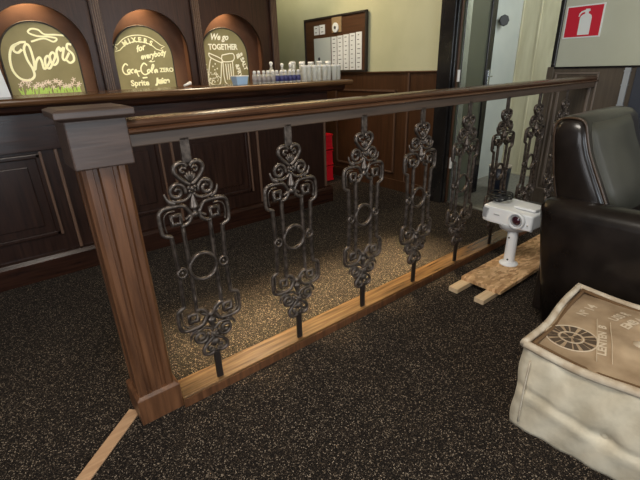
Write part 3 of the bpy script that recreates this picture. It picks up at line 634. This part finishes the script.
for sgn in (1, -1):
    for (a_, c_) in (((sgn * .087, 0.636), (sgn * .082, 0.52)), ((sgn * .082, 0.488), (sgn * .087, 0.378)), ((sgn * .046, 0.668), (sgn * .045, 0.53)), ((sgn * .045, 0.484), (sgn * .046, 0.346))):
        rd = MB(); w_ = 0.0062
        sec_ = [(-w_, -.003), (-w_ + .0035, -.008), (-w_ + .005, -.004), (w_ - .005, -.004), (w_ - .0035, -.008), (w_, -.003), (w_, .005), (-w_, .005)]
        n8 = len(sec_); rd.add([(p[0] + u, v_, p[1]) for p in (a_, c_) for u, v_ in sec_], [tuple(range(n8)), tuple(range(n8, 2 * n8))] + [(i, (i + 1) % n8, n8 + (i + 1) % n8, n8 + i) for i in range(n8)])
        rd.build('rod', iron, balu)
orn = ornament().build('upper_scrollwork', iron, balu, smooth=True)
lo = ornament().move(lambda x, y, z: (x, y, 1.014 - z)).build('lower_scrollwork', iron, balu, smooth=True)
rg = MB(); rg.tube([(0.047 * math.cos(2 * PI * i / 28), 0, 0.507 + 0.047 * math.sin(2 * PI * i / 28)) for i in range(28)], 0.0062, 6, True, 0.010)
for sgn in (1, -1):
    rg.tube([(sgn * .073 + 0.0155 * math.cos(2 * PI * i / 14), 0, 0.504 + 0.0155 * math.sin(2 * PI * i / 14)) for i in range(14)], 0.0045, 6, True, 0.008)
    rg.ball((sgn * 0.073, 0, 0.504), 0.006, 6)
rg.build('ring', iron, balu, smooth=True)
box(-0.0115, 0.0115, -0.005, 0.005, 0.040, 0.158).build('strap', iron_dark, balu, bevel=0.001)
for k in range(1, 8):
    c = copy_tree(balu, rl); c.location = (0.3725 * k, -0.031, 0)

# strip on the carpet beside the newel
d = Vector((-0.21, -0.19, 0)).normalized(); n_ = Vector((-d.y, d.x, 0)); a_ = Vector((-0.297, 0.085, 0)); e_ = a_ + d * 1.3
w2 = 0.022
pl_ = [a_ + n_ * w2, a_ - n_ * w2, e_ - n_ * w2, e_ + n_ * w2]
struct(MB().ext_z([(p.x, p.y) for p in pl_], 0.0005, 0.007).build('trim_12', strip_wood, bevel=0.002))

# ------------------------------------------------------------------ board on slats
bd = thing('osb_board', 'strand board lying on two pine slats on the carpet beside the armchair', 'board', (1.75, -0.25, 0.0))
box(-0.40, 0.50, -0.112, 0.112, 0.026, 0.046).build('panel', osb, bd, bevel=0.001)
box(-0.51, 0.45, 0.060, 0.112, 0.0, 0.0255).build('slat', pine, bd, bevel=0.002)
box(-0.51, 0.45, -0.088, -0.036, 0.0, 0.0255).build('slat', pine, bd, bevel=0.002)

# ------------------------------------------------------------------ projector
pj = thing('projector', 'white projector with a purple lens mounted on a white pole stand', 'projector', (1.676, -0.225, 0.0465), math.radians(-2))
st_ = MB(); st_.lathe([(0.0001, 0), (0.050, 0), (0.050, 0.006), (0.040, 0.012), (0.031, 0.016), (0.029, 0.026), (0.028, 0.20), (0.0001, 0.20)], n=28)
stn = st_.build('pole_stand', proj_white, pj, smooth=False, bevel=0.001)
for (yy, zz) in ((-0.006, 0.035), (0.004, 0.165)):
    MB().lathe([(0.005, 0), (0.005, -0.004)], (-0.027, yy, zz), 10, 'x').build('bolt', black_plain, stn)
MB().lathe([(0.0001, 0.19), (0.045, 0.19), (0.072, 0.205), (0.078, 0.222), (0.078, 0.236)], (0.03, 0.02, 0), n=32).build('swivel_plate', proj_grey, pj, smooth=True)
cs = MB(); y0, y1, x0, x1, z0, z1 = -0.105, 0.180, -0.040, 0.185, 0.228, 0.322
cs.add([(x0 + .012, y0, z0), (x0 - .004, y0 + .05, z0), (x0 - .004, y1 - .04, z0), (x0 + .010, y1, z0), (x1, y1, z0), (x1, y0, z0),
        (x0 + .014, y0, z1 - .01), (x0 + .002, y0 + .05, z1), (x0 + .002, y1 - .04, z1), (x0 + .012, y1, z1 - .004), (x1, y1, z1), (x1, y0, z1 - .006)],
       [(5, 4, 3, 2, 1, 0), (6, 7, 8, 9, 10, 11)] + [(i, (i + 1) % 6, 6 + (i + 1) % 6, 6 + i) for i in range(6)])
case = cs.build('case', proj_white, pj, bevel=0.009, seg=3)
ly, lz = -0.030, 0.277
MB().lathe([(0.046, 0.004), (0.046, -0.014), (0.041, -0.018), (0.037, -0.018), (0.034, -0.006)], (x0, ly, lz), 32, 'x').build('lens_ring', proj_white, pj, smooth=False, bevel=0.001)
MB().lathe([(0.036, -0.006), (0.030, -0.012), (0.026, -0.012), (0.024, -0.004)], (x0, ly, lz), 32, 'x').build('lens_bezel', proj_grey, pj)
MB().lathe([(0.026, -0.006), (0.020, -0.012), (0.010, -0.0155), (0.0001, -0.0165)], (x0, ly, lz), 24, 'x').build('lens', lens_m, pj, smooth=True)
vt = MB()
for k in range(9): vt.box(x0 - .001, x0 + .012, 0.138 + 0.0042 * k, 0.140 + 0.0042 * k, 0.250, 0.305)
vt.build('vent', proj_grey, pj)
MB().lathe([(0.004, 0.0), (0.004, -0.004)], (x0, -0.088, 0.262), 10, 'x').build('button', proj_grey, pj)
box(x0 - 0.0055, x0 - 0.0035, 0.070, 0.104, 0.278, 0.284).build('grey_mark', proj_grey, pj)
box(0.02, 0.10, -0.090, 0.030, z1 - 0.002, z1 + 0.012).build('lens_shift_cover', proj_white, pj, bevel=0.005)
for (xx, yy) in ((0.0, -0.085), (0.0, 0.150)): MB().lathe([(0.012, 0), (0.012, -0.012), (0.009, -0.015)], (xx + .012, yy, z0 + .002), 14).build('foot', proj_white, pj)
cb = MB()
for k in range(5):
    r0_ = 0.040 + 0.006 * k; cb.tube([(1.755 + 0.012 * math.sin(k * 2) + r0_ * 1.0 * math.cos(2 * PI * i / 20), -0.085 + 0.01 * math.cos(k * 3) + r0_ * 0.95 * math.sin(2 * PI * i / 20), 0.3785 + 0.0075 * k + 0.004 * math.sin(6 * PI * i / 20 + k)) for i in range(20)], 0.0042, 6, True)
cbo = cb.build('coiled_cable', black_plain, smooth=True); tag(cbo, 'black cable coiled on top of the white projector', 'cable')

# ------------------------------------------------------------------ leather armchair
ac = thing('leather_armchair', 'dark brown leather armchair with a high back beside the railing', 'armchair', (1.72, -0.9, 0))
def A(mb, name, m, parent=None, **kw):
    mb.move(lambda x, y, z: (x - 1.72, y + 0.9, z)); return mb.build(name, m, parent or ac, **kw)
def arm(xa, xb, outer):
    # section in x-z, swept along y; the top is rounded, the rear edge leans outwards as it rises
    n = 9; mb = MB(); rows = []
    ys = [0.0, 0.02, 0.06, 0.2, 0.4, 0.6, 0.75, 0.79, 0.81]
    for j, yy in enumerate(ys):
        rim_ = {0: 0.030, 1: 0.010, len(ys) - 2: 0.010, len(ys) - 1: 0.030}.get(j, 0.0)
        zt = 0.575 + 0.02 * yy - rim_ * 0.7; x0_, x1_ = xa + rim_, xb - rim_; r_ = (x1_ - x0_) / 2; xm = (x0_ + x1_) / 2
        ring = [(x0_ , 0.02), (x0_ - 0.012 * (1 - rim_ * 20), 0.25)]
        for i in range(n + 1):
            a = PI - PI * i / n; ring.append((xm + r_ * math.cos(a), zt - r_ * 0.75 + r_ * 0.75 * math.sin(a)))
        ring += [(x1_ + 0.008, 0.25), (x1_, 0.02)]
        rows.append([(x, -0.49 - yy - 0.17 * max(0, (0.56 - z)) * (1 - yy / 0.81), z) for x, z in ring])
    m = len(rows[0]); vs = [p for r in rows for p in r]; fs = [tuple(range(m)), tuple((len(rows) - 1) * m + i for i in range(m))[::-1]]
    for j in range(len(rows) - 1):
        for i in range(m): fs.append((j * m + i, j * m + (i + 1) % m, (j + 1) * m + (i + 1) % m, (j + 1) * m + i))
    return mb.add(vs, fs)
A(arm(1.275, 1.440, 1), 'arm', leather, smooth=True)
A(arm(1.87, 2.035, 1), 'arm', leather, smooth=True)
bp_ = [(-0.580, 0.50), (-0.530, 0.68), (-0.503, 0.84), (-0.508, 0.882), (-0.526, 0.899), (-0.560, 0.904), (-0.598, 0.899), (-0.618, 0.880), (-0.630, 0.840), (-0.650, 0.78), (-0.683, 0.71), (-0.725, 0.63), (-0.775, 0.53), (-0.79, 0.40), (-0.58, 0.38)]
bp_ = [(y + 0.045, z - 0.006) for y, z in bp_]
bk = MB(); rows = []; cyb, czb = -0.565, 0.64
xs = [(1.368, 0.55), (1.372, 0.78), (1.380, 0.90), (1.396, 0.96), (1.425, 1.0), (1.66, 1.01), (1.92, 1.0), (1.97, 0.975), (2.005, 0.92), (2.02, 0.84)]
for x, s_ in xs: rows.append([(x, cyb + (y - cyb) * s_, czb + (z - czb) * s_) for y, z in bp_])
m = len(bp_); vs = [p for r in rows for p in r]; fs = [tuple(range(m)), tuple((len(rows) - 1) * m + i for i in range(m))[::-1]]
for j in range(len(rows) - 1):
    for i in range(m): fs.append((j * m + i, j * m + (i + 1) % m, (j + 1) * m + (i + 1) % m, (j + 1) * m + i))
bk.add(vs, fs); back = A(bk, 'backrest', leather, smooth=True)
ipad = MB(); f_ = [(y + 0.045, z - 0.006) for y, z in [(-0.612, 0.872), (-0.633, 0.835), (-0.655, 0.78), (-0.689, 0.71), (-0.731, 0.63), (-0.782, 0.53)]]
rows = []
for x, off in ((1.425, -0.016), (1.46, 0.003), (1.66, 0.012), (1.86, 0.003), (1.93, -0.02)):
    rows.append([(x, y - off, z) for y, z in f_])
vs = [p for r in rows for p in r]; fs = []
for j in range(4):
    for i in range(5): fs.append((j * 6 + i, j * 6 + i + 1, (j + 1) * 6 + i + 1, (j + 1) * 6 + i))
ip = MB().add(vs, fs); o = A(ip, 'inner_back', leather_in, smooth=True); md = o.modifiers.new('solid', 'SOLIDIFY'); md.thickness = 0.02; md.offset = 0.0
for x in (1.392,):
    pp = MB(); pp.tube([tuple(p) for p in bez([(x, cyb + (y - cyb) * 0.972, czb + (z - czb) * 0.972) for y, z in bp_[:13]], 3)], 0.005, 6); A(pp, 'piping', piping_m, smooth=True)
A(box(1.43, 1.88, -1.28, -0.62, 0.10, 0.30), 'seat_base', leather, bevel=0.02)
A(box(1.435, 1.875, -1.32, -0.74, 0.30, 0.45), 'seat_cushion', leather, bevel=0.045, seg=4)
A(box(1.30, 2.01, -0.60, -0.53, 0.05, 0.52), 'rear_panel', leather, bevel=0.02)
for (x, y) in ((1.33, -0.63), (1.98, -0.63), (1.33, -1.25), (1.98, -1.25)): A(MB().lathe([(0.022, 0.0), (0.028, 0.06)], (x, y, 0), 12), 'foot', black_gloss)

# ------------------------------------------------------------------ canvas ottoman
TH = math.radians(5)
ot = thing('canvas_ottoman', 'square beige canvas ottoman with a printed top in front of the armchair', 'ottoman', (0.918, -1.012, 0), TH)
HW, HT = 0.247, 0.302
ct, st5 = math.cos(-TH), math.sin(-TH)
def to_l(x, y): x, y = x - 0.918, y + 1.012; return (x * ct - y * st5, x * st5 + y * ct)
def soft_box(n=14):
    mb = MB(); vs = {}; V = []; Fc = []
    def vid(x, y, z):
        k = (round(x, 5), round(y, 5), round(z, 5))
        if k not in vs:
            vs[k] = len(V)
            bz = 1 - (2 * z - 1) ** 2; bx = 1 - x ** 2; by = 1 - y ** 2
            X = x * (HW + 0.014 * bz * by) * (1 - 0.020 * (abs(y) > .99 and abs(x) > .99)); Y = y * (HW + 0.014 * bz * bx)
            Z = z * HT + (0.014 * bx * by if z > .99 else 0)
            X += 0.003 * math.sin(17 * y + 9 * z + 2 * x); Y += 0.003 * math.sin(13 * x + 11 * z)
            if z > .99: Z += 0.003 * math.sin(9 * x + 4) * math.sin(7 * y) - 0.014 * math.exp(-((x + 0.0) ** 2 + (y) ** 2) / 0.02)
            # crease with the button on the left face
            if x < -.99:
                zc = 0.39 + 0.16 * ((y + 1) / 2) ** 2; X += 0.006 * math.exp(-((z - zc) / 0.03) ** 2) - 0.004 * math.exp(-((z - zc + .09) / 0.07) ** 2) + 0.014 * math.exp(-((z - .42) ** 2 + (y / 1.0) ** 2 * .8) / 0.010)
            V.append((X, Y, max(0.001, Z)))
        return vs[k]
    m_ = 2 * n
    g = [(-1 + 2 * i / m_) for i in range(m_ + 1)]
    for i in range(m_):
        for j in range(m_):
            a, b_, c, d_ = g[i], g[i + 1], g[j], g[j + 1]
            Fc.append((vid(a, c, 0), vid(a, d_, 0), vid(b_, d_, 0), vid(b_, c, 0)))
            za, zb = (c + 1) / 2, (d_ + 1) / 2
            Fc.append((vid(-1, a, za), vid(-1, a, zb), vid(-1, b_, zb), vid(-1, b_, za)))
            Fc.append((vid(1, a, za), vid(1, b_, za), vid(1, b_, zb), vid(1, a, zb)))
            Fc.append((vid(a, -1, za), vid(b_, -1, za), vid(b_, -1, zb), vid(a, -1, zb)))
            Fc.append((vid(a, 1, za), vid(a, 1, zb), vid(b_, 1, zb), vid(b_, 1, za)))
    T = [(vid(g[i], g[j], 1), vid(g[i + 1], g[j], 1), vid(g[i + 1], g[j + 1], 1), vid(g[i], g[j + 1], 1)) for i in range(m_) for j in range(m_)]
    return V, Fc, T
V_, F_, T_ = soft_box()
MB().add(V_, F_).build('canvas_body', canvas_s, ot, smooth=True)
tp = MB().add(V_, T_).build('top_panel', canvas_t, ot, smooth=True)
q = HW - 0.004
def wob(p0, p1, z, n=26, r=0.012, up=0.0):
    pts = []
    for i in range(n + 1):
        t = i / n; pts.append((p0[0] + (p1[0] - p0[0]) * t + 0.003 * math.sin(11 * t + p0[0] * 9), p0[1] + (p1[1] - p0[1]) * t + 0.003 * math.sin(9 * t + p0[1] * 7), z + 0.004 * math.sin(8 * t + p0[1] * 5) + 0.008 * abs(2 * t - 1) ** 4))
    return pts
pi_ = MB()
crn = [(-q, q), (q, q), (q, -q), (-q, -q)]
for i in range(4): pi_.tube(wob(crn[i], crn[(i + 1) % 4], HT + 0.003), 0.014, 8, ry=0.012)
pi_.build('edge_roll', canvas_edge, ot, smooth=True)
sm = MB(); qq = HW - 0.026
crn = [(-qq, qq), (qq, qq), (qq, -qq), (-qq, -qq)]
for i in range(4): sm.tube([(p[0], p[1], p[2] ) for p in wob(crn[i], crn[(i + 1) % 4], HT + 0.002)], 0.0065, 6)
sm.build('top_seam_shade', seam_m, tp, smooth=True)  # seam thickened to paint the dark shading along the edge
for (x, y) in ((-HW, HW - .03), (-HW + .0, -HW + .03)):
    vs_ = MB(); vs_.tube([(x - .004 - 0.010 * math.sin(PI * z), y, HT * z) for z in [i / 10 for i in range(1, 10)]], 0.0028, 6)
    vs_.build('side_seam', canvas_edge, ot, smooth=True)
def top_z(x, y): X, Y = x / HW, y / HW; return HT + 0.014 * (1 - X * X) * (1 - Y * Y) + 0.003 * math.sin(9 * X + 4) * math.sin(7 * Y) - 0.014 * math.exp(-(X * X + Y * Y) / 0.02)
MB().lathe([(0.0001, 0.010), (0.010, 0.009), (0.018, 0.005), (0.020, 0.0), (0.016, -0.004)], (0, 0, HT + 0.000), 20).build('button', canvas_edge, ot, smooth=True)
MB().lathe([(0.0001, -0.006), (0.008, -0.005), (0.013, -0.002), (0.014, 0.004)], (-HW + 0.008, 0, 0.128), 18, 'x').build('button', canvas_s, ot, smooth=True)
def on_top(mb, h=0.0012): return mb.move(lambda x, y, z: (*to_l(x, y), top_z(*to_l(x, y)) + h + z))
def ring_t(c, rx, ry, r, rot, n=40):
    return [(c[0] + rx * math.cos(2 * PI * i / n) * math.cos(rot) - ry * math.sin(2 * PI * i / n) * math.sin(rot), c[1] + rx * math.cos(2 * PI * i / n) * math.sin(rot) + ry * math.sin(2 * PI * i / n) * math.cos(rot), 0) for i in range(n)]
ec = (0.800, -0.864)
em = MB(); n = 32; Ro = 0.070
def sector(r0, r1, a0, a1, k=6):
    pts = [(ec[0] + r1 * math.cos(a0 + (a1 - a0) * i / k), ec[1] + r1 * math.sin(a0 + (a1 - a0) * i / k)) for i in range(k + 1)] + [(ec[0] + r0 * math.cos(a1 - (a1 - a0) * i / k), ec[1] + r0 * math.sin(a1 - (a1 - a0) * i / k)) for i in range(k + 1)]
    em.ext_z(pts, 0, 0.0006)
for i in range(8):
    a = 2 * PI * i / 8; sector(0.037, 0.066, a + .10, a + .42); sector(0.037, 0.066, a + .50, a + .70)
for i in range(5): sector(0.008, 0.028, 2 * PI * i / 5 + .1, 2 * PI * i / 5 + 1.0)
on_top(em).build('round_emblem', emblem_dark, tp)
er = MB(); er.tube(ring_t(ec, .070, .070, 1, 0), 0.0022, 6, True, 0.001); er.tube(ring_t(ec, .033, .033, 1, 0), 0.0016, 6, True, 0.001)
on_top(er).build('emblem_ring', canvas_ink, tp)
pr = MB(); 
def ttext(body, size, x, y, rot, sx=1.0):
    m_ = text_mb(body, size, lambda u, v_, dd: (x + math.cos(rot) * u * sx - math.sin(rot) * v_, y + math.sin(rot) * u * sx + math.cos(rot) * v_, 0.0006 + dd * 0.2), 0, 0.001); pr.add(m_.v, m_.f)
ttext('N\u00ba 14', 0.042, 1.000, -0.835, -0.03)
ttext('LENTEN  B', 0.030, 0.852, -0.932, 0.33, 1.15)
ttext('USS R', 0.036, 1.030, -0.922, -0.20)
ttext('EMB A', 0.036, 1.015, -0.963, -0.20)
for (p0, p1) in (((0.958, -0.879), (0.738, -0.957)), ((0.965, -0.915), (0.753, -0.992))): pr.tube([(p0[0] + (p1[0] - p0[0]) * i / 12, p0[1] + (p1[1] - p0[1]) * i / 12, 0.0005) for i in range(13)], 0.0020, 5, False, 0.001)
on_top(pr).build('printed_lettering', canvas_ink, tp)
